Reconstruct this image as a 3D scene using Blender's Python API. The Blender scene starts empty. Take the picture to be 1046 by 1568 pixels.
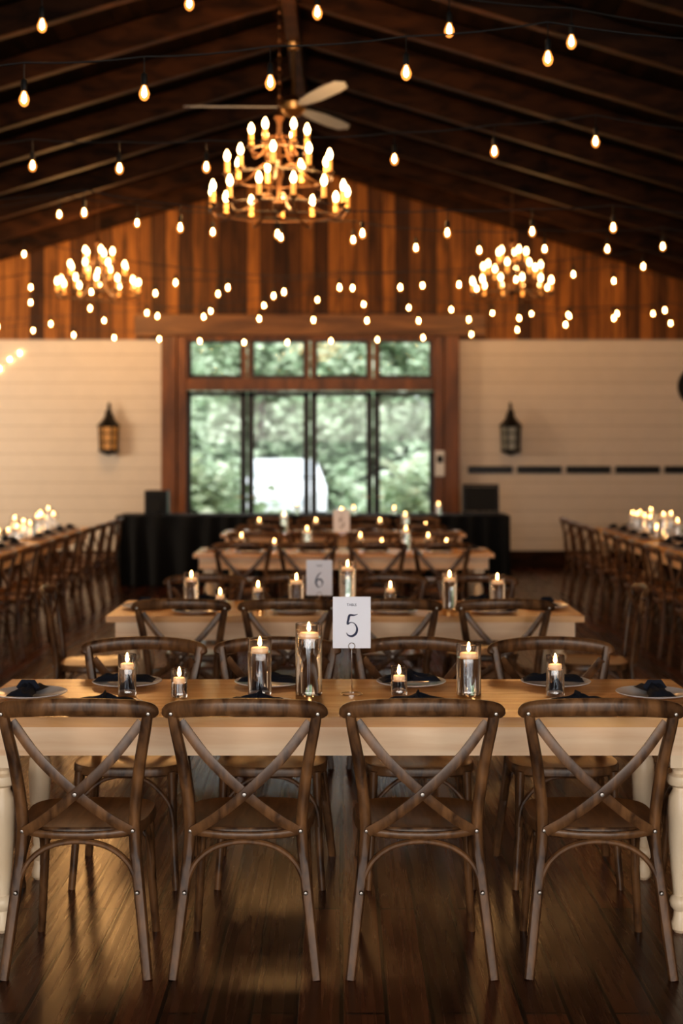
import bpy, math, random
from mathutils import Vector, Matrix, noise
random.seed(7)
scene = bpy.context.scene
COL = scene.collection

# ------------------------------------------------------------------ materials
def nmat(name):
    m = bpy.data.materials.new(name); m.use_nodes = True
    nt = m.node_tree
    return m, nt, nt.nodes['Principled BSDF']

def plain(name, col, rough=0.5, metal=0.0, emit=None, estr=0.0, trans=0.0, ior=1.45, spec=0.5):
    m, nt, p = nmat(name)
    p.inputs['Base Color'].default_value = (*col, 1)
    p.inputs['Roughness'].default_value = rough
    p.inputs['Metallic'].default_value = metal
    p.inputs['Transmission Weight'].default_value = trans
    p.inputs['IOR'].default_value = ior
    p.inputs['Specular IOR Level'].default_value = spec
    if emit:
        p.inputs['Emission Color'].default_value = (*emit, 1)
        p.inputs['Emission Strength'].default_value = estr
    return m

def mottled(name, c1, c2, scale=(1, 1, 1), nscale=4, rough=0.5, bump=0.1, dist=0.5, lo=0.3, hi=0.7, metal=0.0, rvar=0.0, spec=0.5):
    m, nt, p = nmat(name)
    N, L = nt.nodes, nt.links
    tc = N.new('ShaderNodeTexCoord'); mp = N.new('ShaderNodeMapping')
    mp.inputs['Scale'].default_value = scale
    nz = N.new('ShaderNodeTexNoise'); nz.inputs['Scale'].default_value = nscale
    nz.inputs['Detail'].default_value = 6; nz.inputs['Distortion'].default_value = dist
    cr = N.new('ShaderNodeValToRGB')
    cr.color_ramp.elements[0].position = lo; cr.color_ramp.elements[0].color = (*c1, 1)
    cr.color_ramp.elements[1].position = hi; cr.color_ramp.elements[1].color = (*c2, 1)
    L.new(tc.outputs['Object'], mp.inputs['Vector']); L.new(mp.outputs[0], nz.inputs['Vector'])
    L.new(nz.outputs['Fac'], cr.inputs['Fac']); L.new(cr.outputs[0], p.inputs['Base Color'])
    if bump:
        b = N.new('ShaderNodeBump'); b.inputs['Strength'].default_value = bump; b.inputs['Distance'].default_value = 0.01
        L.new(nz.outputs['Fac'], b.inputs['Height']); L.new(b.outputs[0], p.inputs['Normal'])
    p.inputs['Roughness'].default_value = rough
    p.inputs['Metallic'].default_value = metal
    p.inputs['Specular IOR Level'].default_value = spec
    if rvar:
        mr = N.new('ShaderNodeMapRange')
        mr.inputs['To Min'].default_value = rough - rvar; mr.inputs['To Max'].default_value = rough + rvar
        L.new(nz.outputs['Fac'], mr.inputs['Value']); L.new(mr.outputs[0], p.inputs['Roughness'])
    return m

def planks(name, c1, c2, mortar, axes, width, height, msize, rough, grain=(2, 30, 2), gstr=0.6, bump=0.4, offs=0.37, rvar=0.05, spec=0.5, gbump=0.5, dist=0.6):
    """board pattern: axes = (axis along the board, axis across the board)"""
    m, nt, p = nmat(name)
    N, L = nt.nodes, nt.links
    tc = N.new('ShaderNodeTexCoord'); sp = N.new('ShaderNodeSeparateXYZ'); cb = N.new('ShaderNodeCombineXYZ')
    L.new(tc.outputs['Object'], sp.inputs[0])
    L.new(sp.outputs[axes[0]], cb.inputs[0]); L.new(sp.outputs[axes[1]], cb.inputs[1])
    br = N.new('ShaderNodeTexBrick'); br.offset = offs; br.offset_frequency = 2
    br.inputs['Scale'].default_value = 1
    br.inputs['Brick Width'].default_value = width; br.inputs['Row Height'].default_value = height
    br.inputs['Mortar Size'].default_value = msize; br.inputs['Mortar Smooth'].default_value = 0.2
    br.inputs['Color1'].default_value = (*c1, 1); br.inputs['Color2'].default_value = (*c2, 1)
    br.inputs['Mortar'].default_value = (*mortar, 1)
    L.new(cb.outputs[0], br.inputs['Vector'])
    mp = N.new('ShaderNodeMapping'); mp.inputs['Scale'].default_value = grain
    L.new(cb.outputs[0], mp.inputs['Vector'])
    nz = N.new('ShaderNodeTexNoise'); nz.inputs['Scale'].default_value = 1; nz.inputs['Detail'].default_value = 6
    nz.inputs['Distortion'].default_value = dist
    L.new(mp.outputs[0], nz.inputs['Vector'])
    mr = N.new('ShaderNodeMapRange'); mr.inputs['From Min'].default_value = 0.3; mr.inputs['From Max'].default_value = 0.7
    mr.inputs['To Min'].default_value = 1 - gstr; mr.inputs['To Max'].default_value = 1 + gstr * 0.6
    L.new(nz.outputs['Fac'], mr.inputs['Value'])
    mx = N.new('ShaderNodeVectorMath'); mx.operation = 'SCALE'
    L.new(br.outputs['Color'], mx.inputs[0]); L.new(mr.outputs[0], mx.inputs['Scale'])
    L.new(mx.outputs[0], p.inputs['Base Color'])
    b = N.new('ShaderNodeBump'); b.inputs['Strength'].default_value = bump; b.inputs['Distance'].default_value = 0.004
    mth = N.new('ShaderNodeMath'); mth.operation = 'MULTIPLY_ADD'
    mth.inputs[1].default_value = -1.0
    L.new(br.outputs['Fac'], mth.inputs[0])
    m2 = N.new('ShaderNodeMath'); m2.operation = 'MULTIPLY'; m2.inputs[1].default_value = gbump
    L.new(nz.outputs['Fac'], m2.inputs[0]); L.new(m2.outputs[0], mth.inputs[2])
    L.new(mth.outputs[0], b.inputs['Height']); L.new(b.outputs[0], p.inputs['Normal'])
    r2 = N.new('ShaderNodeMapRange'); r2.inputs['From Min'].default_value = 0.2; r2.inputs['From Max'].default_value = 0.8
    r2.inputs['To Min'].default_value = rough - rvar; r2.inputs['To Max'].default_value = rough + rvar
    L.new(nz.outputs['Fac'], r2.inputs['Value']); L.new(r2.outputs[0], p.inputs['Roughness'])
    p.inputs['Specular IOR Level'].default_value = spec
    return m

M = {}
M['floor'] = planks('floor_boards', (0.125, 0.040, 0.015), (0.034, 0.012, 0.006), (0.003, 0.0015, 0.001), (1, 0), 2.6, 0.135, 0.007, 0.27, grain=(1.1, 42, 1), gstr=0.5, bump=0.5, spec=0.48, gbump=.3, dist=.25)
M['gable'] = planks('gable_boards', (0.40, 0.16, 0.035), (0.05, 0.018, 0.005), (0.02, 0.008, 0.003), (2, 0), 9.0, 0.19, 0.008, 0.55, grain=(1.2, 9, 1), gstr=0.6, offs=0.0, spec=.3)
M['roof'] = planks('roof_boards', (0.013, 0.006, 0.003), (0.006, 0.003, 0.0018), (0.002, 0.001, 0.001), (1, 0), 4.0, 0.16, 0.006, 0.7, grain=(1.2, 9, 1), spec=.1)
M['white_brick'] = planks('painted_shiplap', (0.68, 0.61, 0.54), (0.66, 0.59, 0.52), (0.48, 0.42, 0.36), (0, 2), 40, 0.2, 0.006, 0.55, grain=(5, 5, 5), gstr=0.03, bump=0.3, offs=0.5)
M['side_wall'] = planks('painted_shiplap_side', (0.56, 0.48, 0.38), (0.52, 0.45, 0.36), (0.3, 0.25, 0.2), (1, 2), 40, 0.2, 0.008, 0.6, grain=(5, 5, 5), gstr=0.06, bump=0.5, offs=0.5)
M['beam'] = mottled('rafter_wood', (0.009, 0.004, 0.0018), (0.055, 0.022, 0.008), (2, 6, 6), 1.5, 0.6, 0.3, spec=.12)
M['frame_wood'] = mottled('stained_frame_wood', (0.07, 0.024, 0.007), (0.25, 0.09, 0.024), (3, 3, 0.6), 2, 0.45, 0.1)
M['header'] = mottled('header_wood', (0.10, 0.042, 0.015), (0.28, 0.13, 0.045), (0.5, 3, 3), 2, 0.5, 0.1)
M['black_frame'] = plain('black_door_paint', (0.008, 0.007, 0.006), 0.4)
M['chair'] = mottled('weathered_chair_wood', (0.036, 0.016, 0.0075), (0.215, 0.105, 0.043), (9, 9, 3), 3, 0.34, 0.15, rvar=0.06, spec=0.38)
M['seat'] = mottled('chair_seat_wood', (0.15, 0.062, 0.022), (0.34, 0.165, 0.06), (12, 2, 2), 2.5, 0.28, 0.1)
M['rivet'] = plain('rivet_metal', (0.32, 0.29, 0.26), 0.4, 1.0)
M['ttop'] = mottled('honey_pine_top', (0.60, 0.28, 0.10), (0.85, 0.50, 0.21), (0.7, 9, 9), 2.2, 0.25, 0.05)
M['apron'] = mottled('pale_pine', (0.76, 0.49, 0.29), (0.92, 0.70, 0.49), (0.8, 6, 9), 2.0, 0.45, 0.05)
M['leg'] = mottled('cream_leg', (0.80, 0.61, 0.41), (0.90, 0.73, 0.53), (4, 4, 1), 2.0, 0.4, 0.03)
M['plate'] = plain('white_china', (0.84, 0.84, 0.88), 0.15)
M['napkin'] = mottled('navy_linen', (0.006, 0.009, 0.02), (0.012, 0.016, 0.032), (1, 1, 1), 200, 0.9, 0.2)
M['steel'] = plain('cutlery_steel', (0.7, 0.68, 0.65), 0.2, 1.0)
M['glass'] = plain('vase_glass', (1, 1, 1), 0.0, trans=1.0, ior=1.45)
M['water'] = plain('vase_water', (0.97, 0.98, 1), 0.0, trans=1.0, ior=1.33)
M['wax'] = plain('candle_wax', (0.9, 0.82, 0.68), 0.5, emit=(1, 0.45, 0.16), estr=0.4)  # weak emission imitates flame light glowing in the wax
M['flame'] = plain('flame', (1, 0.7, 0.3), 0.5, emit=(1, 0.52, 0.18), estr=55)
M['filament'] = plain('bulb_filament', (1, 0.8, 0.5), 0.3, emit=(1, 0.58, 0.24), estr=75)
M['cbulb'] = plain('chandelier_bulb_glow', (1, 0.8, 0.5), 0.3, emit=(1, 0.58, 0.24), estr=24)
M['sleeve'] = plain('candle_sleeve', (0.75, 0.42, 0.16), 0.5, emit=(1, 0.36, 0.07), estr=1.2)  # orange glow put into the sleeves; only the bulbs are lamps
M['iron'] = plain('wrought_iron', (0.10, 0.05, 0.024), 0.4, 0.7)
M['wire'] = plain('black_wire', (0.006, 0.006, 0.006), 0.5)
M['brass'] = plain('aged_brass', (0.45, 0.28, 0.12), 0.35, 1.0)
M['fan'] = plain('fan_blade_grey', (0.36, 0.38, 0.41), 0.5)
M['paper'] = plain('card_paper', (0.90, 0.90, 0.97), 0.7)
M['ink'] = plain('navy_ink', (0.02, 0.025, 0.07), 0.6)
M['black_cloth'] = plain('black_tablecloth', (0.005, 0.006, 0.008), 0.85)
M['black_metal'] = plain('black_metal', (0.015, 0.013, 0.012), 0.4, 0.4)
M['amber'] = plain('amber_lantern_glass', (0.3, 0.16, 0.06), 0.3, emit=(1, 0.42, 0.10), estr=0.22)
M['frost'] = plain('lantern_glass', (0.3, 0.32, 0.3), 0.15)
M['carpaint'] = plain('car_paint', (0.9, 0.9, 0.91), 0.3)
M['carglass'] = plain('car_glass', (0.6, 0.63, 0.65), 0.15)
M['rubber'] = plain('tyre_rubber', (0.02, 0.02, 0.02), 0.8)
M['slate'] = plain('chalkboard', (0.012, 0.013, 0.014), 0.7)
M['bark'] = mottled('bark', (0.06, 0.045, 0.035), (0.16, 0.13, 0.1), (4, 4, 1), 4, 0.9, 0.4)
M['gravel'] = mottled('gravel', (0.45, 0.46, 0.43), (0.70, 0.69, 0.66), (1, 1, 1), 12, 0.9, 0.2)
M['plastic'] = plain('white_plastic', (0.75, 0.75, 0.75), 0.4)

def leafmat(name, c1, c2):
    m, nt, p = nmat(name)
    N, L = nt.nodes, nt.links
    tc = N.new('ShaderNodeTexCoord'); nz = N.new('ShaderNodeTexNoise'); nz.inputs['Scale'].default_value = 1.6
    cr = N.new('ShaderNodeValToRGB')
    cr.color_ramp.elements[0].position = 0.35; cr.color_ramp.elements[0].color = (*c1, 1)
    cr.color_ramp.elements[1].position = 0.65; cr.color_ramp.elements[1].color = (*c2, 1)
    L.new(tc.outputs['Object'], nz.inputs['Vector']); L.new(nz.outputs['Fac'], cr.inputs['Fac'])
    L.new(cr.outputs[0], p.inputs['Base Color'])
    p.inputs['Roughness'].default_value = 0.6
    return m
M['leaf'] = leafmat('foliage', (0.30, 0.41, 0.24), (0.72, 0.79, 0.60))

# thin window glass: clear + fresnel reflection
def window_glass():
    m = bpy.data.materials.new('window_glass'); m.use_nodes = True
    nt = m.node_tree; nt.nodes.clear(); N, L = nt.nodes, nt.links
    o = N.new('ShaderNodeOutputMaterial'); mx = N.new('ShaderNodeMixShader')
    t = N.new('ShaderNodeBsdfTransparent'); g = N.new('ShaderNodeBsdfGlossy'); g.inputs['Roughness'].default_value = 0.02
    f = N.new('ShaderNodeFresnel'); f.inputs['IOR'].default_value = 1.2
    L.new(f.outputs[0], mx.inputs[0]); L.new(t.outputs[0], mx.inputs[1]); L.new(g.outputs[0], mx.inputs[2])
    L.new(mx.outputs[0], o.inputs[0]); return m
M['wglass'] = window_glass()
# amber bulb envelope: see-through glass with a soft amber glow
def envelope():
    m = bpy.data.materials.new('amber_bulb_glass'); m.use_nodes = True
    nt = m.node_tree; nt.nodes.clear(); N, L = nt.nodes, nt.links
    o = N.new('ShaderNodeOutputMaterial'); ad = N.new('ShaderNodeAddShader')
    t = N.new('ShaderNodeBsdfTransparent'); t.inputs[0].default_value = (1, .9, .75, 1)
    e = N.new('ShaderNodeEmission'); e.inputs[0].default_value = (1, .36, .08, 1); e.inputs[1].default_value = .8
    L.new(t.outputs[0], ad.inputs[0]); L.new(e.outputs[0], ad.inputs[1])
    L.new(ad.outputs[0], o.inputs[0]); return m
M['envelope'] = envelope()

# ------------------------------------------------------------------ mesh builder
def catmull(pts, n=6):
    P = [Vector(p) for p in pts]
    if len(P) < 3: return P
    out = []
    Q = [P[0] * 2 - P[1]] + P + [P[-1] * 2 - P[-2]]
    for i in range(1, len(Q) - 2):
        for k in range(n):
            t = k / n
            a, b, c, d = Q[i - 1], Q[i], Q[i + 1], Q[i + 2]
            out.append(0.5 * ((2 * b) + (c - a) * t + (2 * a - 5 * b + 4 * c - d) * t * t + (3 * b - a - 3 * c + d) * t ** 3))
    out.append(P[-1])
    return out

class MB:
    def __init__(s): s.v = []; s.f = []; s.m = []; s.mats = []
    def mi(s, mat):
        mat = M[mat]
        if mat not in s.mats: s.mats.append(mat)
        return s.mats.index(mat)
    def add(s, vs, fs, mat, T=None):
        o = len(s.v); k = s.mi(mat)
        for p in vs:
            p = Vector(p)
            if T is not None: p = T @ p
            s.v.append(tuple(p))
        for f in fs: s.f.append(tuple(i + o for i in f)); s.m.append(k)
    def box(s, c, d, mat, T=None):
        x, y, z = c; a, b, e = d[0] / 2, d[1] / 2, d[2] / 2
        vs = [(x + i * a, y + j * b, z + k * e) for i in (-1, 1) for j in (-1, 1) for k in (-1, 1)]
        s.add(vs, [(0, 1, 3, 2), (4, 6, 7, 5), (0, 4, 5, 1), (2, 3, 7, 6), (0, 2, 6, 4), (1, 5, 7, 3)], mat, T)
    def tube(s, pts, r, mat, seg=8, up=(0, 1, 0), sq=1.0, closed=False, T=None):
        P = [Vector(p) for p in pts]; n = len(P); up = Vector(up); vs = []; fs = []
        for i, p in enumerate(P):
            if closed: t = P[(i + 1) % n] - P[i - 1]
            else: t = P[min(i + 1, n - 1)] - P[max(i - 1, 0)]
            t.normalize()
            sd = t.cross(up)
            if sd.length < 1e-4: sd = t.cross(Vector((1, 0, 0.01)))
            sd.normalize(); nn = sd.cross(t).normalized()
            if callable(r): rr = r(i / (n - 1))
            else: rr = r
            if not isinstance(rr, tuple): rr = (rr, rr)
            for k in range(seg):
                a = 2 * math.pi * (k + 0.5) / seg
                c, q = math.cos(a), math.sin(a)
                c = math.copysign(abs(c) ** sq, c); q = math.copysign(abs(q) ** sq, q)
                vs.append(p + sd * rr[0] * c + nn * rr[1] * q)
        rng = n if closed else n - 1
        for i in range(rng):
            j = (i + 1) % n
            for k in range(seg):
                l = (k + 1) % seg
                fs.append((i * seg + k, i * seg + l, j * seg + l, j * seg + k))
        if not closed:
            fs.append(tuple(range(seg - 1, -1, -1))); fs.append(tuple((n - 1) * seg + k for k in range(seg)))
        s.add(vs, fs, mat, T)
    def lathe(s, prof, mat, c=(0, 0, 0), seg=16, T=None):
        vs = []; fs = []; n = len(prof)
        for r, z in prof:
            r = max(r, 1e-4)
            for k in range(seg):
                a = 2 * math.pi * k / seg
                vs.append((c[0] + r * math.cos(a), c[1] + r * math.sin(a), c[2] + z))
        for i in range(n - 1):
            for k in range(seg):
                l = (k + 1) % seg
                fs.append((i * seg + k, i * seg + l, (i + 1) * seg + l, (i + 1) * seg + k))
        fs.append(tuple(range(seg - 1, -1, -1))); fs.append(tuple((n - 1) * seg + k for k in range(seg)))
        s.add(vs, fs, mat, T)
    def mesh(s, name, smooth=35):
        me = bpy.data.meshes.new(name); me.from_pydata(s.v, [], s.f)
        for m in s.mats: me.materials.append(m)
        me.polygons.foreach_set('material_index', s.m)
        if smooth:
            me.polygons.foreach_set('use_smooth', [True] * len(s.f))
            me.set_sharp_from_angle(angle=math.radians(smooth))
        me.update(); return me
    def obj(s, name, loc=(0, 0, 0), rot=0, smooth=35, bevel=0, parent=None):
        return place(s.mesh(name, smooth), name, loc, rot, bevel, parent)

def place(me, name, loc=(0, 0, 0), rot=0, bevel=0, parent=None):
    o = bpy.data.objects.new(name, me); COL.objects.link(o)
    o.location = loc; o.rotation_euler = (0, 0, rot)
    if bevel:
        b = o.modifiers.new('bevel', 'BEVEL'); b.width = bevel; b.segments = 2; b.limit_method = 'ANGLE'
    if parent: o.parent = parent
    return o

# ------------------------------------------------------------------ camera survey numbers
CAMZ = 1.685; F = 2178.0
def survey(px, py, d):
    """photo measurement (1046-px-wide copy) of something known to stand d metres away -> metres"""
    return ((px - 523) * d / F, d, CAMZ + (686 - py) * d / F)

# ------------------------------------------------------------------ room
XL, XR, RX, RZ, SL = -7.94, 7.06, -0.44, 5.75, 0.30
D = 20.0; YB = -4.0
def roofz(x): return RZ - SL * abs(x - RX)
m = MB(); m.box((RX, (D + YB) / 2, -0.05), (15.4, D - YB + 0.4, 0.1), 'floor'); m.obj('floor', smooth=0)
OX0, OX1, OZ = -2.52, 1.65, 3.24
WZ = 3.21
m = MB()
m.box(((XL + OX0) / 2, D + 0.1, WZ / 2), (OX0 - XL, 0.2, WZ), 'white_brick')
m.box(((XR + OX1) / 2, D + 0.1, WZ / 2), (XR - OX1, 0.2, WZ), 'white_brick')
m.obj('wall_far', smooth=0)
# gable
m = MB()
vs = []
for y in (D - 0.03, D + 0.2):
    vs += [(XL, y, WZ), (XR, y, WZ), (XR, y, roofz(XR)), (RX, y, RZ), (XL, y, roofz(XL))]
m.add(vs, [(0, 1, 2, 3, 4), (9, 8, 7, 6, 5), (0, 5, 6, 1), (1, 6, 7, 2), (2, 7, 8, 3), (3, 8, 9, 4), (4, 9, 5, 0)], 'gable')
m.obj('wall_gable', smooth=0)
for nm, x in (('wall_left', XL - 0.1), ('wall_right', XR + 0.1)):
    m = MB(); m.box((x, (D + YB) / 2, 1.74), (0.2, D - YB + 0.4, 3.48), 'side_wall'); m.obj(nm, smooth=0)
# wall behind the camera with a wide glazed opening
m = MB()
for x0, x1, z0, z1 in ((XL, -4.5, 0, 3.48), (4.0, XR, 0, 3.48), (-4.5, 4.0, 3.0, 3.48)):
    m.box(((x0 + x1) / 2, YB - 0.1, (z0 + z1) / 2), (x1 - x0, 0.2, z1 - z0), 'white_brick')
vs = []
for y in (YB - 0.2, YB):
    vs += [(XL, y, 3.48), (XR, y, 3.48), (RX, y, RZ)]
m.add(vs, [(0, 2, 1), (3, 4, 5), (0, 1, 4, 3), (1, 2, 5, 4), (2, 0, 3, 5)], 'gable')
m.obj('wall_near', smooth=0)
# ceiling planes
m = MB()
for sx, xe in ((-1, XL - 0.25), (1, XR + 0.25)):
    z1 = roofz(xe)
    vs = [(RX, YB - .3, RZ), (RX, D + .3, RZ), (xe, D + .3, z1), (xe, YB - .3, z1)]
    vs += [(a, b, c + 0.12) for a, b, c in vs]
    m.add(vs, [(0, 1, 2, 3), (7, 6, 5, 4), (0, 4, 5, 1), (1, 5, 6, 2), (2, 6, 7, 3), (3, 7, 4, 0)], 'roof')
m.obj('ceiling', smooth=0)
# rafters
m = MB()
y = -3.4
th = math.atan(SL)
while y < D - 0.2:
    for sx, xe in ((-1, XL), (1, XR)):
        L = abs(xe - RX) / math.cos(th)
        T = Matrix.Translation((RX, y, RZ - 0.005)) @ Matrix.Rotation(th * sx, 4, 'Y')
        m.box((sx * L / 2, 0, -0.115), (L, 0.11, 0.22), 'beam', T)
    y += 1.2
m.obj('rafter_beams', smooth=0, bevel=0.006)
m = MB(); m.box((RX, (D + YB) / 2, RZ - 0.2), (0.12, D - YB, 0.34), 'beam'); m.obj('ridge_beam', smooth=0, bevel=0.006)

# trim
m = MB()
m.box(((XL + OX0) / 2, D - 0.015, 0.12), (OX0 - XL, 0.03, 0.24), 'beam'); m.box(((XR + OX1) / 2, D - 0.015, 0.12), (XR - OX1, 0.03, 0.24), 'beam')
m.obj('baseboard_far', smooth=0)
m = MB()
m.box((RX, D - 0.1, 3.40), (4.9, 0.16, 0.30), 'header')
m.obj('trim_header', smooth=0, bevel=0.008)
m = MB()
for x0, x1 in ((OX0, -2.30), (-2.30, -2.16), (1.29, 1.43), (1.43, OX1)):
    m.box(((x0 + x1) / 2, D - (0.02 if x1 - x0 > .2 else 0.0), 1.62), (x1 - x0 - 0.012, 0.30, 3.25), 'frame_wood')
m.box((RX, D, 2.575), (3.46, 0.26, 0.17), 'frame_wood')
m.box((RX, D, 3.22), (3.46, 0.24, 0.06), 'frame_wood')
m.obj('trim_door_frame', smooth=0, bevel=0.006)
# doors and transom windows
pit = 0.885
for i in range(4):
    cx = RX + (i - 1.5) * pit
    m = MB(); w = pit - 0.02; s = 0.085
    for x in (cx - w / 2 + s / 2, cx + w / 2 - s / 2): m.box((x, D, 1.24), (s, 0.06, 2.47), 'black_frame')
    m.box((cx, D, 2.445), (w, 0.06, 0.06), 'black_frame'); m.box((cx, D, 0.15), (w, 0.06, 0.28), 'black_frame')
    m.box((cx, D, 1.35), (w - 2 * s, 0.008, 2.15), 'wglass')
    hx = cx + (0.38 if i % 2 == 0 else -0.38)
    m.tube([(hx, D - 0.04, 1.0), (hx, D - 0.09, 1.0), (hx - math.copysign(.1, hx - cx), D - 0.09, 1.0)], 0.009, 'brass', up=(0, 0, 1))
    m.obj('door_%d' % (i + 1), smooth=0)
    m = MB()
    for x in (cx - w / 2 + .03, cx + w / 2 - .03): m.box((x, D, 2.93), (0.06, 0.08, 0.54), 'frame_wood')
    for x in (cx - w / 2 + .075, cx + w / 2 - .075): m.box((x, D - 0.005, 2.93), (0.03, 0.07, 0.52), 'black_frame')
    m.box((cx, D, 2.685), (w - .12, 0.07, 0.05), 'black_frame'); m.box((cx, D, 3.18), (w - .12, 0.07, 0.03), 'black_frame')
    m.box((cx, D, 2.93), (w - .16, 0.008, 0.5), 'wglass')
    m.obj('window_%d' % (i + 1), smooth=0)

# ------------------------------------------------------------------ chair
def chair_mesh():
    m = MB()
    for s in (-1, 1):
        post = catmull([(s * .228, -.262, 0), (s * .205, -.232, .2), (s * .181, -.208, .42), (s * .181, -.212, .52), (s * .200, -.232, .68), (s * .222, -.255, .80), (s * .232, -.266, .862)], 5)
        m.tube(post, lambda t: (0.0165 + 0.003 * math.sin(math.pi * t), 0.0145 + .002 * math.sin(math.pi * t)), 'chair', 10, sq=0.8)
        # front legs
        m.tube(catmull([(s * .178, .165, .445), (s * .186, .175, .22), (s * .20, .195, 0)], 5), lambda t: 0.0175 - 0.004 * t, 'chair', 10)
        # side hoop
        m.tube(catmull([(s * .199, -.212, .24), (s * .190, -.19, .32), (s * .182, -.11, .405), (s * .18, -.02, .432), (s * .182, .07, .405), (s * .188, .148, .32), (s * .192, .168, .24)], 5), 0.0085, 'chair', 8, up=(1, 0, 0))
        # rivets
        for p in ((s * .232, -.283, .845), (s * .176, -.230, .462), (s * .193, -.251, .27)):
            m.lathe([(0.0, .004), (.005, .003), (.007, 0), (.007, -.004)], 'rivet', seg=10, T=Matrix.Translation(p) @ Matrix.Rotation(math.pi / 2, 4, 'X'))
    # crest rail
    cr = catmull([(-.244, -.258, .834), (-.232, -.268, .855), (-.12, -.300, .869), (0, -.310, .873), (.12, -.300, .869), (.232, -.268, .855), (.244, -.258, .834)], 6)
    def rr(t):
        e = min(t, 1 - t) * 2
        return (0.014 + 0.014 * min(1, e * 2.2) ** 0.8, 0.0125)
    m.tube(cr, rr, 'chair', 12, sq=0.85)
    # cross straps
    for s, oy in ((-1, 0.0), (1, -.010)):
        m.tube(catmull([(s * .207, -.243 + oy, .815), (s * .115, -.262 + oy, .700), (0, -.262 + oy, .590), (-s * .095, -.24 + oy, .510), (-s * .172, -.218 + oy, .458)], 6), (0.0165, 0.0048), 'chair', 8, sq=0.5)
    m.lathe([(0.0, .005), (.006, .004), (.008, 0), (.008, -.004)], 'rivet', seg=10, T=Matrix.Translation((0, -.278, .590)) @ Matrix.Rotation(math.pi / 2, 4, 'X'))
    # back seat rail (bowed) and hoops
    m.tube(catmull([(-.178, -.212, .458), (-.09, -.232, .452), (0, -.238, .450), (.09, -.232, .452), (.178, -.212, .458)], 5), (0.012, .008), 'chair', 8, sq=.7)
    m.tube(catmull([(-.196, -.222, .22), (-.186, -.222, .30), (-.155, -.222, .365), (-.09, -.222, .412), (0, -.222, .428), (.09, -.222, .412), (.155, -.222, .365), (.186, -.222, .30), (.196, -.222, .22)], 5), 0.0095, 'chair', 8)
    m.tube(catmull([(-.190, .186, .24), (-.17, .186, .33), (-.09, .18, .41), (0, .18, .43), (.09, .18, .41), (.17, .186, .33), (.190, .186, .24)], 5), 0.0085, 'chair', 8)
    # seat: rounded trapezoid with rim and dished top
    n = 40
    prof = [(.97, .428, 'c'), (1.0, .434, 'c'), (1.0, .458, 'c'), (.975, .466, 'c'), (.93, .464, 's'), (.6, .458, 's'), (.25, .456, 's')]
    def outl(k, q):
        a = 2 * math.pi * k / n
        c, s_ = math.cos(a), math.sin(a)
        x = math.copysign(abs(c) ** .62, c); y = math.copysign(abs(s_) ** .62, s_)
        w = .213 + .012 * y
        return x * w * q, y * .205 * q - .002
    vs = []
    for q, z, _ in prof:
        for k in range(n):
            x, y = outl(k, q); vs.append((x, y, z))
    fs1, fs2 = [], []
    for i in range(len(prof) - 1):
        for k in range(n):
            l = (k + 1) % n
            (fs1 if i < 3 else fs2).append((i * n + k, i * n + l, (i + 1) * n + l, (i + 1) * n + k))
    fs1.append(tuple(range(n - 1, -1, -1))); fs2.append(tuple((len(prof) - 1) * n + k for k in range(n)))
    m.add(vs, fs1, 'chair'); m.add(vs, fs2, 'seat')
    return m.mesh('dining_chair', 40)
CH = chair_mesh()
def chair(x, y, rot=0):
    place(CH, 'dining_chair', (x, y, 0), rot + random.uniform(-.03, .03))

# ------------------------------------------------------------------ table
def table_mesh(L=2.62, W=0.80):
    m = MB()
    nb = 5; bw = W / nb
    for i in range(nb):
        m.box((0, -W / 2 + bw * (i + .5), .748), (L - .16, bw - .0015, .034), 'ttop')
    for s in (-1, 1): m.box((s * (L / 2 - .04), 0, .748), (.079, W, .034), 'ttop')
    ax, ay = L / 2 - .06, W / 2 - .03
    for s in (-1, 1):
        m.box((0, s * ay, .68), (2 * ax, .024, .10), 'apron'); m.box((s * ax, 0, .68), (.024, 2 * ay, .10), 'apron')
    for sx in (-1, 1):
        for sy in (-1, 1):
            c = (sx * (L / 2 - .13), sy * (W / 2 - .095), 0)
            m.box((c[0], c[1], .655), (.088, .088, .15), 'leg')
            pr = [(.020, 0), (.030, .012), (.032, .03), (.024, .055), (.022, .075), (.034, .09), (.038, .105), (.034, .12), (.024, .13), (.026, .15), (.034, .23), (.041, .33), (.044, .42), (.040, .47), (.027, .495), (.026, .505), (.042, .515), (.045, .53), (.042, .545), (.028, .555), (.028, .565), (.042, .582)]
            m.lathe(pr, 'leg', c, 20)
    return m.mesh('farm_table', 30)
TM = table_mesh()
def plate_mesh():
    m = MB()
    m.lathe([(.06, 0), (.065, .002), (.085, .006), (.128, .014), (.135, .018), (.134, .020), (.126, .018), (.086, .010), (.08, .007), (.0, .006)], 'plate', seg=40)
    return m.mesh('dinner_plate', 50)
PM = plate_mesh()
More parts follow.
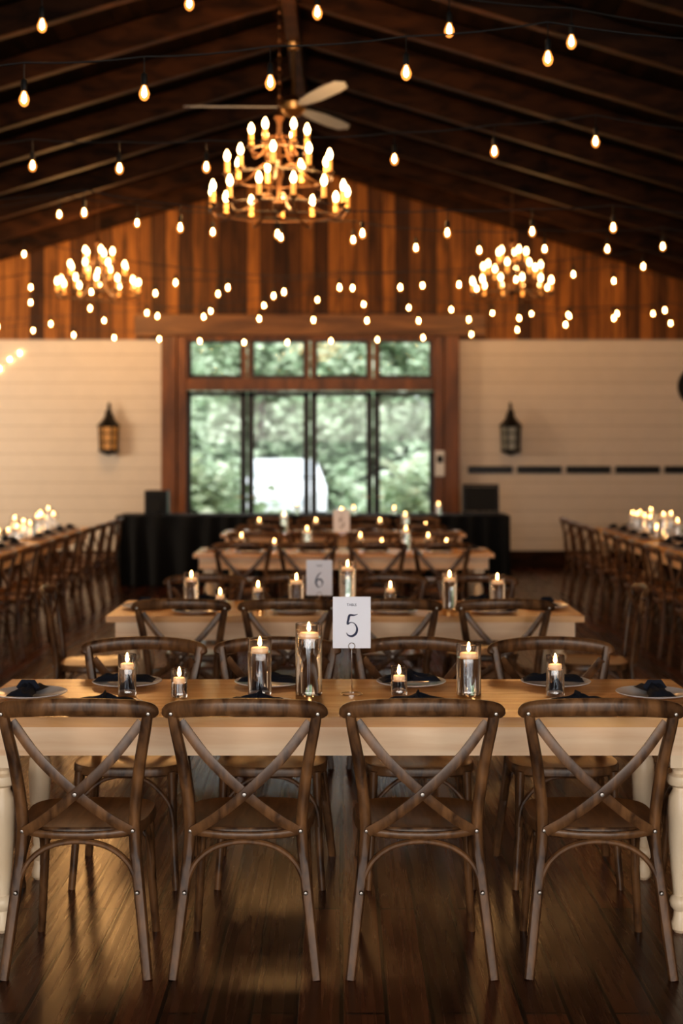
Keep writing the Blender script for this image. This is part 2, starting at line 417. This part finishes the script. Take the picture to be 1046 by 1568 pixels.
def napkin_mesh(seed):
    rnd = random.Random(seed); m = MB(); nx, ny = 26, 16; vs = []; fs = []
    for layer in (0, 1):
        for j in range(ny + 1):
            for i in range(nx + 1):
                u, v = i / nx * 2 - 1, j / ny * 2 - 1
                x = u * .115 * (1 - .25 * math.exp(-(u * 3) ** 2)) ; y = v * .052 * (0.55 + .45 * abs(u) ** .8)
                e = (1 - abs(u) ** 6) * (1 - abs(v) ** 3)
                z = .003 + layer * (e * (.020 + .012 * math.exp(-(u * 3.5) ** 2)) + e * .012 * noise.noise(Vector((u * 2.3 + seed, v * 3.5, seed))))
                vs.append((x + .004 * noise.noise(Vector((u * 3, v * 3, seed + 5))), y + .008 * noise.noise(Vector((u * 2, 7, seed))), z))
    w = nx + 1; o = w * (ny + 1)
    for j in range(ny):
        for i in range(nx):
            a = j * w + i
            fs.append((a, a + w, a + w + 1, a + 1)); fs.append((o + a, o + a + 1, o + a + w + 1, o + a + w))
    for i in range(nx):
        fs.append((i, i + 1, o + i + 1, o + i)); a = ny * w + i; fs.append((a + 1, a, o + a, o + a + 1))
    for j in range(ny):
        a = j * w; fs.append((a + w, a, o + a, o + a + w)); a = j * w + nx; fs.append((a, a + w, o + a + w, o + a))
    m.add(vs, fs, 'napkin')
    # centre band (knot)
    m.tube([(0, -.034, .012), (0, -.02, .034), (0, .02, .034), (0, .034, .012)], (.014, .005), 'napkin', 8, up=(1, 0, 0))
    return m.mesh('napkin', 60)
NM = [napkin_mesh(i) for i in range(3)]
def vase_mesh(h, r):
    m = MB()
    m.lathe([(r * .96, 0), (r, .003), (r, h - .001), (r - .0012, h), (r - .0025, h - .001), (r - .0025, .010), (0, .010)], 'glass', seg=32)
    wl = h - .050
    m.lathe([(r - .0028, .0105), (r - .0028, wl)], 'water', seg=32)
    cr = r * .72
    m.lathe([(cr * .8, wl - .004), (cr, wl + .004), (cr, wl + .014), (cr * .9, wl + .017), (0, wl + .014)], 'wax', seg=24)
    m.tube([(0, 0, wl + .014), (0, 0.001, wl + .024)], .001, 'wire', 5)
    z = wl + .020
    m.lathe([(.001, z), (.006, z + .006), (.0078, z + .012), (.005, z + .023), (.0008, z + .036)], 'flame', seg=10)
    return m.mesh('candle_vase', 40)
VK = {k: vase_mesh(*k) for k in ((.15, .034), (.105, .030), (.21, .044), (.265, .050), (.19, .046))}
VKEYS = list(VK)

TT = .765
def tabletop(cx, cy, rot, vases, setting=True):
    R = Matrix.Translation((cx, cy, 0)) @ Matrix.Rotation(rot, 4, 'Z')
    place(TM, 'farm_table', (cx, cy, 0), rot)
    for k, x, y in vases:
        p = R @ Vector((x, y, TT)); place(VK[VKEYS[k]], 'candle_vase', p, rot)
    if setting:
        spots = [(x, s * .25, 0 if s < 0 else math.pi) for x in (-.83, -.28, .27, .83) for s in (-1, 1)]
        spots += [(-1.15, 0, -math.pi / 2), (1.15, 0, math.pi / 2)]
        for i, (x, y, a) in enumerate(spots):
            p = R @ Vector((x, y, TT + .0005)); place(PM, 'dinner_plate', p, rot)
            p = R @ Vector((x + random.uniform(-.01, .01), y + random.uniform(-.01, .01), TT + .0185))
            place(NM[i % 3], 'napkin', p, rot + a + random.uniform(-.2, .2))

V5 = [(0, -.80, .05), (1, -.60, .0), (2, -.305, .05), (3, -.122, .05), (1, .215, .05), (4, .475, .05), (0, .795, .03)]
V6 = [(2, -.88, -.03), (1, -.72, .03), (0, -.50, 0), (4, -.28, .03), (3, .015, .04), (0, .26, -.03), (2, .60, -.02), (4, .88, .03)]
tabletop(0.0, 5.26, 0, V5)
for x in (-.845, -.305, .255, .83): chair(x, 4.77)
for x in (-.825, -.27, .30, .865): chair(x, 5.62, math.pi)
chair(-1.42, 5.26, -math.pi / 2); chair(1.42, 5.26, math.pi / 2)
tabletop(0.02, 8.18, 0, V6)
for x in (-.835, -.285, .265, .85): chair(x, 7.73)
for x in (-.84, -.30, .28, .84): chair(x, 8.58, math.pi)
chair(-1.40, 8.15, -math.pi / 2 + .12); chair(1.44, 8.2, math.pi / 2 - .08)
tabletop(0.02, 12.75, 0, [(0, -.92, .05), (1, -.62, -.05), (2, -.33, .05), (0, .15, .05), (1, .34, -.05), (2, .56, .05), (0, .76, .05), (1, .92, 0)])
for x in (-.84, -.29, .30, .84): chair(x, 12.25); chair(x + .02, 13.2, math.pi)
tabletop(0.02, 15.55, 0, [(0, -.92, 0), (2, -.65, .05), (0, -.3, 0), (3, -.02, .05), (0, .4, 0), (2, .68, .05), (1, .9, 0)])
for x in (-.84, -.29, .30, .84): chair(x, 15.05); chair(x + .02, 16.0, math.pi)
for sx in (-1, 1):
    for cy in (9.9, 12.55, 15.2):
        vz = [(random.choice((0, 1, 2, 3, 4)), -.92 + .153 * i + random.uniform(-.02, .02), (.06 if i % 2 else -.06) + random.uniform(-.01, .01)) for i in range(13)]
        tabletop(sx * 3.32, cy, math.pi / 2, vz)
        for dy in (-.95, -.33, .3, .92):
            chair(sx * 2.80, cy + dy, math.pi / 2 if sx < 0 else -math.pi / 2)
            chair(sx * 3.84, cy + dy, -math.pi / 2 if sx < 0 else math.pi / 2)

# ------------------------------------------------------------------ table number signs
FIVE = [(.30, 1.0), (.12, .955), (-.10, .95), (-.17, .75), (-.21, .53), (-.06, .60), (.14, .55), (.27, .33), (.22, .08), (.02, -.06), (-.18, -.02), (-.27, .10)]
SIX = [(.16, 1.0), (-.04, .84), (-.20, .55), (-.25, .25), (-.14, .0), (.02, -.05), (.19, .08), (.24, .27), (.14, .46), (0, .50), (-.14, .42), (-.21, .28)]
def table_sign(x, y, zc, w, h, glyph):
    m = MB()
    m.box((0, 0, zc), (w, .003, h), 'paper')
    S = h * .40
    pts = catmull([(a * S * .95, -.0025, zc - S * .60 + b * S) for a, b in glyph], 8)
    m.tube(pts, lambda t: (.0014 + .0036 * abs(math.sin(t * math.pi * 2.0)) ** 1.5, .0008), 'ink', 6)
    m.tube([(.04 * math.cos(a), .04 * math.sin(a), TT + .003) for a in [k * math.pi / 10 for k in range(20)]], .002, 'steel', 6, up=(0, 0, 1), closed=True)
    zb = zc - h / 2
    m.tube([(0, .04, TT + .003), (0, .012, TT + .006), (0, .004, TT + .02), (0, .004, zb + .02)], .0017, 'steel', 6, up=(1, 0, 0))
    m.tube([(.012 * math.cos(a), -.003, zb + .008 + .012 * math.sin(a)) for a in [k * math.pi / 8 for k in range(16)]], .0015, 'steel', 6, closed=True)
    o = m.obj('table_number_sign', (x, y, 0), smooth=40)
    c = bpy.data.curves.new('caption', 'FONT'); c.body = 'TABLE'; c.size = .013; c.align_x = 'CENTER'; c.extrude = .0003
    c.materials.append(M['ink']); t = bpy.data.objects.new('caption', c); COL.objects.link(t)
    t.parent = o; t.location = (0, -.0022, zc + h * .32); t.rotation_euler = (math.pi / 2, 0, 0)
table_sign(.038, 5.30, 1.035, .141, .192, FIVE)
table_sign(-.128, 8.20, .937, .150, .205, SIX)
table_sign(.0, 12.75, 1.03, .15, .20, FIVE)

# ------------------------------------------------------------------ black draped serving table
def draped(x0, x1, y0, y1, h, name='draped_table'):
    m = MB(); per = []
    def seg(a, b, n):
        for i in range(n):
            t = i / n; per.append((a[0] + (b[0] - a[0]) * t, a[1] + (b[1] - a[1]) * t))
    nx = int((x1 - x0) / .03); ny = int((y1 - y0) / .03)
    seg((x0, y0), (x1, y0), nx); seg((x1, y0), (x1, y1), ny); seg((x1, y1), (x0, y1), nx); seg((x0, y1), (x0, y0), ny)
    cx, cy = (x0 + x1) / 2, (y0 + y1) / 2; n = len(per); vs = []; fs = []
    hs = [h, h - .01, h * .75, h * .5, h * .25, .01]
    for li, z in enumerate(hs):
        for i, (x, y) in enumerate(per):
            a = .012 * li * math.sin(i * .75 + math.sin(i * .13) * 2)
            dx = 0 if y in (y0, y1) else math.copysign(1, x - cx); dy = math.copysign(1, y - cy) if y in (y0, y1) else 0
            vs.append((x + dx * a, y + dy * a, z))
    for li in range(len(hs) - 1):
        for i in range(n):
            j = (i + 1) % n; fs.append((li * n + i, (li + 1) * n + i, (li + 1) * n + j, li * n + j))
    fs.append(tuple(range(n)))
    m.add(vs, fs, 'black_cloth'); return m.obj(name, smooth=50)
draped(-2.75, 2.05, 17.3, 18.05, .86)
m = MB(); m.box((0, 0, .15), (.28, .26, .30), 'black_metal'); m.box((0, -.135, .15), (.24, .012, .26), 'slate')
m.lathe([(.05, 0), (.075, .006), (.08, .012)], 'rubber', seg=20, T=Matrix.Translation((0, -.14, .11)) @ Matrix.Rotation(math.pi / 2, 4, 'X'))
m.obj('loudspeaker', (-2.28, 17.6, .861), bevel=.008)
m = MB(); T = Matrix.Rotation(-.12, 4, 'X')
m.box((0, 0, .19), (.40, .012, .30), 'slate', T)
for x in (-.21, .21): m.box((x, 0, .19), (.03, .025, .36), 'black_frame', T)
for z in (.02, .36): m.box((0, 0, z), (.45, .025, .03), 'black_frame', T)
m.tube([(0, .05, .33), (0, .16, .004)], .01, 'black_frame', 6, up=(1, 0, 0))
m.obj('chalkboard_sign', (1.72, 17.55, .865))
for x in (-.55, 1.2): place(VK[VKEYS[0]], 'candle_vase', (x, 17.6, .861))
for x in (.0, .5): place(VK[VKEYS[1]], 'candle_vase', (x + .15, 17.55, .861))

# ------------------------------------------------------------------ wall lanterns
def lantern(px, glass):
    m = MB(); n = 6
    m.box((0, .075, .30), (.10, .02, .55), 'black_metal')                     # back plate
    m.tube(catmull([(0, .07, .60), (0, .03, .72), (0, -.03, .74), (0, -.07, .68)], 5), .009, 'black_metal', 8, up=(1, 0, 0))
    c = (0, -.075, 0)
    m.lathe([(.01, .0), (.04, .01), (.11, .04), (.14, .06), (.14, .085)], 'black_metal', c, n)
    m.lathe([(.112, .085), (.128, .40)], glass, c, n)
    for k in range(n):
        a = 2 * math.pi * k / n
        m.tube([(c[0] + .118 * math.cos(a), c[1] + .118 * math.sin(a), .07), (c[0] + .134 * math.cos(a), c[1] + .134 * math.sin(a), .41)], .013, 'black_metal', 6)
    for z, r in ((.18, .126), (.30, .132)):
        m.lathe([(r, z), (r + .004, z), (r + .004, z + .018), (r, z + .018)], 'black_metal', c, n)
    m.lathe([(.155, .40), (.165, .415), (.12, .46), (.07, .52), (.05, .56), (.045, .62), (.02, .64), (.012, .67), (.02, .69), (.0, .74)], 'black_metal', c, n)
    m.obj('wall_lantern', (survey(px, 0, D)[0], D - .085, 1.58), smooth=30)
lantern(169, 'amber'); lantern(780, 'frost')
for i in range(5):
    m = MB(); m.box((0, 0, 0), (.62, .025, .10), 'black_frame')
    for k in range(5):
        x = -.25 + k * .125
        m.tube([(x, -.01, .02), (x, -.05, .01), (x, -.055, .035)], .005, 'black_metal', 6, up=(1, 0, 0))
    m.obj('coat_rack', (2.09 + i * .69, D - .012, 1.38), bevel=.004)
m = MB(); T = Matrix.Rotation(math.pi / 2, 4, 'X')
m.lathe([(.26, 0), (.28, .02), (.27, .045), (.24, .04), (.23, .02), (0, .02)], 'black_metal', seg=36, T=T)
m.lathe([(.228, .021), (.228, .024), (0, .024)], 'black_frame', seg=36, T=T)
m.box((0, -.03, .06), (.012, .006, .13), 'brass'); m.box((.05, -.03, 0), (.11, .006, .012), 'brass')
m.obj('wall_clock', (5.0, D - .001, 2.55))
m = MB(); m.box((0, 0, 0), (.13, .05, .36), 'plastic'); m.box((0, -.028, .06), (.08, .01, .10), 'slate'); m.obj('door_control_panel', (1.37, D - .175, 1.47), bevel=.01)

# ------------------------------------------------------------------ string lights
def string_lights(pts, d, sag=.03, drop=.10):
    W = [Vector(survey(px, py, d)) for px, py in pts]
    def ext(p, q, xe):
        ze = 3.40; n = max(1, int(abs(xe - p.x) / .68)); out = []
        for i in range(1, n):
            t = i / n; out.append(Vector((p.x + (xe - p.x) * t, d, p.z + (ze - .15 - p.z) * t - .15 * math.sin(math.pi * t))))
        return out
    Lx = ext(W[0], W[1], XL); Rx = ext(W[-1], W[-2], XR)
    W = list(reversed(Lx)) + W + Rx
    m = MB()
    tops = [p + Vector((0, 0, .062 + drop)) for p in W]
    tops = [Vector((XL + .004, d, 3.4))] + tops + [Vector((XR - .004, d, 3.4))]
    wire = []
    for a, b in zip(tops, tops[1:]):
        for k in range(4):
            t = k / 4; q = a.lerp(b, t); q.z -= sag * 4 * t * (1 - t) * .4; wire.append(q)
    wire.append(tops[-1])
    m.tube(wire, .0045, 'wire', 5, up=(0, 0, 1))
    for p in W:
        m.tube([p + Vector((0, 0, .060 + drop)), p + Vector((0, 0, .05))], .003, 'wire', 5)
        m.lathe([(.006, .088), (.013, .082), (.015, .07), (.015, .040), (.012, .030)], 'wire', p, 8)
        m.lathe([(.010, .032), (.014, .022), (.023, .002), (.025, -.010), (.020, -.028), (.010, -.038), (0, -.041)], 'envelope', p, 10)
        m.lathe([(.003, .026), (.008, .014), (.011, -.004), (.010, -.016), (.002, -.024)], 'filament', p, 8)
    m.obj('string_lights')
string_lights([(37, 150), (221, 141), (414, 125), (622, 110), (839, 88)], 6.5)
string_lights([(290, 4), (486, 18), (688, 45), (875, 63)], 6.95)
string_lights([(50, 253), (183, 257), (316, 255), (460, 250), (604, 243), (757, 231), (912, 216)], 8.8)
string_lights([(129, 325), (276, 348), (425, 358), (555, 357), (685, 356), (815, 354), (939, 348)], 10.3)
string_lights([(91, 328), (210, 341), (326, 355), (430, 363), (541, 367), (637, 379), (734, 383), (834, 381), (930, 381), (1015, 377)], 12.2)
string_lights([(37, 389), (150, 415), (269, 433), (349, 440), (435, 447), (520, 440), (613, 440), (703, 436), (790, 428), (878, 420), (985, 408)], 14.5)
string_lights([(47, 440), (140, 447), (238, 449), (334, 450), (419, 453), (540, 441), (647, 437), (730, 442), (838, 440), (940, 430)], 15.7)
string_lights([(47, 463), (138, 472), (225, 479), (312, 485), (397, 488), (480, 490), (562, 491), (641, 491), (718, 489), (795, 487), (866, 497), (940, 487), (1018, 475)], 16.8, drop=.04)
string_lights([(51, 506), (113, 513), (175, 517), (244, 519), (306, 522), (374, 524), (440, 524), (507, 522), (578, 520), (648, 517), (722, 512), (792, 505), (870, 482), (940, 480), (1000, 480)], 19.2, drop=.04)
string_lights([(486, 459), (557, 466), (626, 471), (691, 474), (754, 479), (814, 480), (872, 484), (945, 480)], 18.5, drop=.04)
# little swag of fairy lights pinned on the far wall at the left
m = MB(); sw = [Vector((-5.4, D - .02, 3.0)), Vector((-5.1, D - .02, 2.86)), Vector((-4.8, D - .02, 2.80)), Vector((-4.66, D - .02, 2.93)), Vector((-4.52, D - .02, 3.02))]
m.tube(catmull(sw, 4), .004, 'wire', 5, up=(0, 1, 0))
for p in sw:
    m.lathe([(.003, .02), (.009, .006), (.010, -.01), (.002, -.022)], 'filament', p, 8)
    m.tube([p, p + Vector((0, .02, .01))], .003, 'wire', 5, up=(1, 0, 0))
m.obj('fairy_lights')

# ------------------------------------------------------------------ chandeliers
def chandelier(x, y, z, R, tiers, watts):
    """z = height of the lowest ring; tiers = [(radius, dz, count)]"""
    m = MB()
    ztop = RZ - .34 - z - .02 if abs(x - RX) < .3 else roofz(x) - z
    hgt = tiers[-1][1] + .28
    m.lathe([(.0, -.10), (.025, -.08), (.015, -.05), (.05, -.01), (.055, .03), (.02, .08), (.018, .2), (.035, .26), (.02, .32), (.018, hgt - .1), (.045, hgt - .05), (.02, hgt), (.012, hgt + .03)], 'iron', seg=14)
    n = int((ztop - hgt) / .055)
    for i in range(n + 1):                 # chain
        zc = hgt + .03 + i * .055
        if zc > ztop: break
        rng = [(k * math.pi / 4) for k in range(8)]
        if i % 2: pts = [(.014 * math.cos(a), 0, zc + .034 * math.sin(a)) for a in rng]; up = (0, 1, 0)
        else: pts = [(0, .014 * math.cos(a), zc + .034 * math.sin(a)) for a in rng]; up = (1, 0, 0)
        m.tube(pts, .0045, 'iron', 5, up=up, closed=True)
    m.lathe([(.07, ztop - .04), (.075, ztop - .01), (.07, ztop)], 'brass', seg=18)
    for ti, (r, dz, cnt) in enumerate(tiers):
        ring = [(r * math.cos(k * math.pi / 24), r * math.sin(k * math.pi / 24), dz - .03) for k in range(48)]
        m.tube(ring, (.014, .006), 'iron', 8, up=(0, 0, 1), closed=True)
        for k in range(cnt):
            a = 2 * math.pi * (k + .25 + ti * .4) / cnt; c, s = math.cos(a), math.sin(a)
            if k % 2 == 0 or cnt < 8:
                pts = catmull([(.02 * c, .02 * s, dz + .05), (r * .3 * c, r * .3 * s, dz + .08), (r * .6 * c, r * .6 * s, dz - .04), (r * .88 * c, r * .88 * s, dz - .09), (r * c, r * s, dz - .03)], 5)
                m.tube(pts, .009, 'iron', 6, up=(-s, c, 0))
            p = (r * c, r * s, dz)
            m.lathe([(.006, -.035), (.012, -.02), (.034, -.004), (.036, .002), (.012, .004)], 'iron', p, 12)
            m.lathe([(.018, .0), (.018, .095), (.008, .10)], 'sleeve', p, 10)
            m.lathe([(.009, .098), (.019, .118), (.022, .135), (.015, .158), (.003, .182)], 'cbulb', p, 10)
    o = m.obj('chandelier', (x, y, z))
    l = bpy.data.lights.new('chandelier_glow', 'POINT'); l.energy = watts; l.color = (1, .55, .21); l.shadow_soft_size = .45
    l.specular_factor = .35
    lo = bpy.data.objects.new('chandelier_glow', l); COL.objects.link(lo); lo.parent = o; lo.location = (0, 0, .30)
chandelier(-.49, 11.2, 3.58, .55, [(.54, 0, 13), (.41, .26, 9), (.22, .48, 6)], 220)
chandelier(-3.03, 17.7, 3.62, .5, [(.50, 0, 12), (.36, .20, 8), (.18, .38, 5)], 130)
chandelier(2.12, 17.7, 3.62, .5, [(.50, 0, 12), (.36, .20, 8), (.18, .38, 5)], 42)

# ceiling fan
m = MB(); zf = 4.80
m.lathe([(.02, zf - .10), (.06, zf - .08), (.11, zf - .03), (.12, zf + .03), (.07, zf + .08), (.025, zf + .10), (.014, zf + .14), (.014, RZ - .40), (.05, RZ - .42), (.065, RZ - .37)], 'brass', seg=20)
for k in range(3):
    a = math.radians(-62 + 122 * k)
    T = Matrix.Translation((0, 0, zf)) @ Matrix.Rotation(a, 4, 'Z') @ Matrix.Rotation(math.radians(-14), 4, 'X')
    out = [(.10, -.02), (.22, -.05), (.45, -.075), (.75, -.08), (.93, -.065), (1.0, 0), (.93, .065), (.75, .08), (.45, .075), (.22, .05), (.10, .02)]
    n = len(out); vs = [(p[0], p[1], -.005) for p in out] + [(p[0], p[1], .005) for p in out]
    fs = [tuple(range(n - 1, -1, -1)), tuple(range(n, 2 * n))] + [(i, (i + 1) % n, n + (i + 1) % n, n + i) for i in range(n)]
    m.add(vs, fs, 'fan', T)
m.obj('ceiling_fan', (RX, 13.0, 0), smooth=30)

# ------------------------------------------------------------------ outside
m = MB(); m.box((0, 50.2, -.1), (90, 60, .1), 'gravel'); m.obj('ground', smooth=0)
def tree_mesh(seed, h, r, n, trunk=True):
    rnd = random.Random(seed); m = MB()
    if trunk: m.tube(catmull([(0, 0, -.06), (.1, .05, h * .3), (-.05, .1, h * .6), (.1, 0, h * .9)], 4), lambda t: .16 - .12 * t, 'bark', 10, up=(1, 0, 0))
    vs = []; fs = []
    blobs = [(rnd.gauss(0, r * .5), rnd.gauss(0, r * .4), h * (.10 + .9 * i / 30)) for i in range(31)]
    for _ in range(n):
        b = rnd.choice(blobs); s = rnd.uniform(.07, .16)
        c = Vector((b[0] + rnd.gauss(0, r * .25), b[1] + rnd.gauss(0, r * .22), max(.1, b[2] + rnd.gauss(0, r * .2))))
        e = Matrix.Rotation(rnd.uniform(0, 6.28), 3, 'Z') @ Matrix.Rotation(rnd.uniform(0, 3), 3, 'X')
        o = len(vs)
        for q in ((-1, 0, 0), (0, -.6, 0.1), (1, 0, 0), (0, .6, 0.1)): vs.append(c + e @ (Vector(q) * s))
        fs.append((o, o + 1, o + 2, o + 3))
    m.add(vs, fs, 'leaf'); return m.mesh('tree' if trunk else 'shrub', 0)
T1 = [tree_mesh(i, 6.5, 2.0, 8000) for i in range(3)]
S1 = [tree_mesh(10 + i, 1.3, .9, 1800, False) for i in range(2)]
k = 0
for y in (39, 43, 47, 51):
    for x in range(-12, 13, 3):
        place(T1[k % 3], 'tree', (x + random.uniform(-1, 1) + (1.5 if y in (43, 51) else 0), y + random.uniform(-.5, .5), -.05), random.uniform(0, 6)); k += 1
for i, (x, y) in enumerate(((-2.4, 23.5), (-3.9, 25), (-3.9, 28.5), (-5.4, 29), (1.4, 23.5), (2.4, 25.5), (3.4, 28), (1.4, 28))):
    place(S1[i % 2], 'shrub', (x, y, -.05), i)
# parked car seen from the front
m = MB()
prof = [(-2.1, .35), (-2.15, .7), (-1.95, .92), (-1.0, 1.02), (-.45, 1.45), (.9, 1.48), (1.6, 1.05), (2.05, .98), (2.12, .4)]
vs = []; n = len(prof)
for x in (-.9, .9):
    for yy, zz in prof: vs.append((x * (1 - .18 * max(0, (zz - 1.0)) / .48), yy, zz))
fs = [tuple(range(n)), tuple(range(2 * n - 1, n - 1, -1))] + [(i, n + i, n + (i + 1) % n, (i + 1) % n) for i in range(n)]
m.add(vs, fs, 'carpaint')
m.add([(-.74, -.97, 1.06), (.74, -.97, 1.06), (.66, -.52, 1.41), (-.66, -.52, 1.41)], [(0, 1, 2, 3)], 'carglass', Matrix.Translation((0, -.02, .012)))
m.box((0, -2.14, .55), (.9, .03, .16), 'carglass')
for s in (-1, 1):
    m.box((s * .7, -2.12, .72), (.28, .04, .12), 'plastic')
    for y in (-1.35, 1.35):
        m.lathe([(.30, -.1), (.33, -.07), (.33, .07), (.30, .1), (.15, .1)], 'rubber', seg=24, T=Matrix.Translation((s * .82, y, .33)) @ Matrix.Rotation(math.pi / 2, 4, 'Y'))
m.obj('parked_car', (-1.35, 33.2, -.05), .06, bevel=.03)

# ------------------------------------------------------------------ lights
w = bpy.data.worlds.new('overcast_sky'); scene.world = w; w.use_nodes = True
w.node_tree.nodes['Background'].inputs[0].default_value = (0.88, 0.95, 1.0, 1)
w.node_tree.nodes['Background'].inputs[1].default_value = 3.0
def area(name, loc, target, sx, sy, e, col):
    l = bpy.data.lights.new(name, 'AREA'); l.shape = 'RECTANGLE'; l.size = sx; l.size_y = sy; l.energy = e; l.color = col
    o = bpy.data.objects.new(name, l); COL.objects.link(o); o.location = loc
    o.rotation_euler = (Vector(target) - Vector(loc)).to_track_quat('-Z', 'Y').to_euler()
area('window_daylight_near', (-.3, -3.6, 2.5), (0, 5, -.6), 7.5, 1.3, 320, (1, .88, .76))
area('window_daylight_left', (-7.6, 8, 2.3), (0, 8.5, .3), 6.0, 1.6, 60, (1, .85, .68))  # added side lamp; the left wall is solid, without windows
area('window_warm_left', (-7.3, 15.5, 2.2), (-4.0, 20, 1.2), 2.0, 1.2, 190, (1, .80, .58))  # added warm lamp to brighten the far wall's left part; no window here

# ------------------------------------------------------------------ camera
cam = bpy.data.cameras.new('camera'); co = bpy.data.objects.new('camera', cam); COL.objects.link(co)
co.location = (0, 0, CAMZ); co.rotation_euler = (math.pi / 2, 0, 0)
cam.sensor_fit = 'VERTICAL'; cam.sensor_height = 36; cam.sensor_width = 24; cam.lens = 50
cam.shift_y = -98 / 1568
cam.clip_end = 300
cam.dof.use_dof = True; cam.dof.focus_distance = 4.75; cam.dof.aperture_fstop = 2.0
scene.camera = co
scene.view_settings.view_transform = 'Standard'
for lk in ('Medium High Contrast', 'Standard - Medium High Contrast', 'None'):
    try:
        scene.view_settings.look = lk; print('LOOK', lk); break
    except Exception: pass
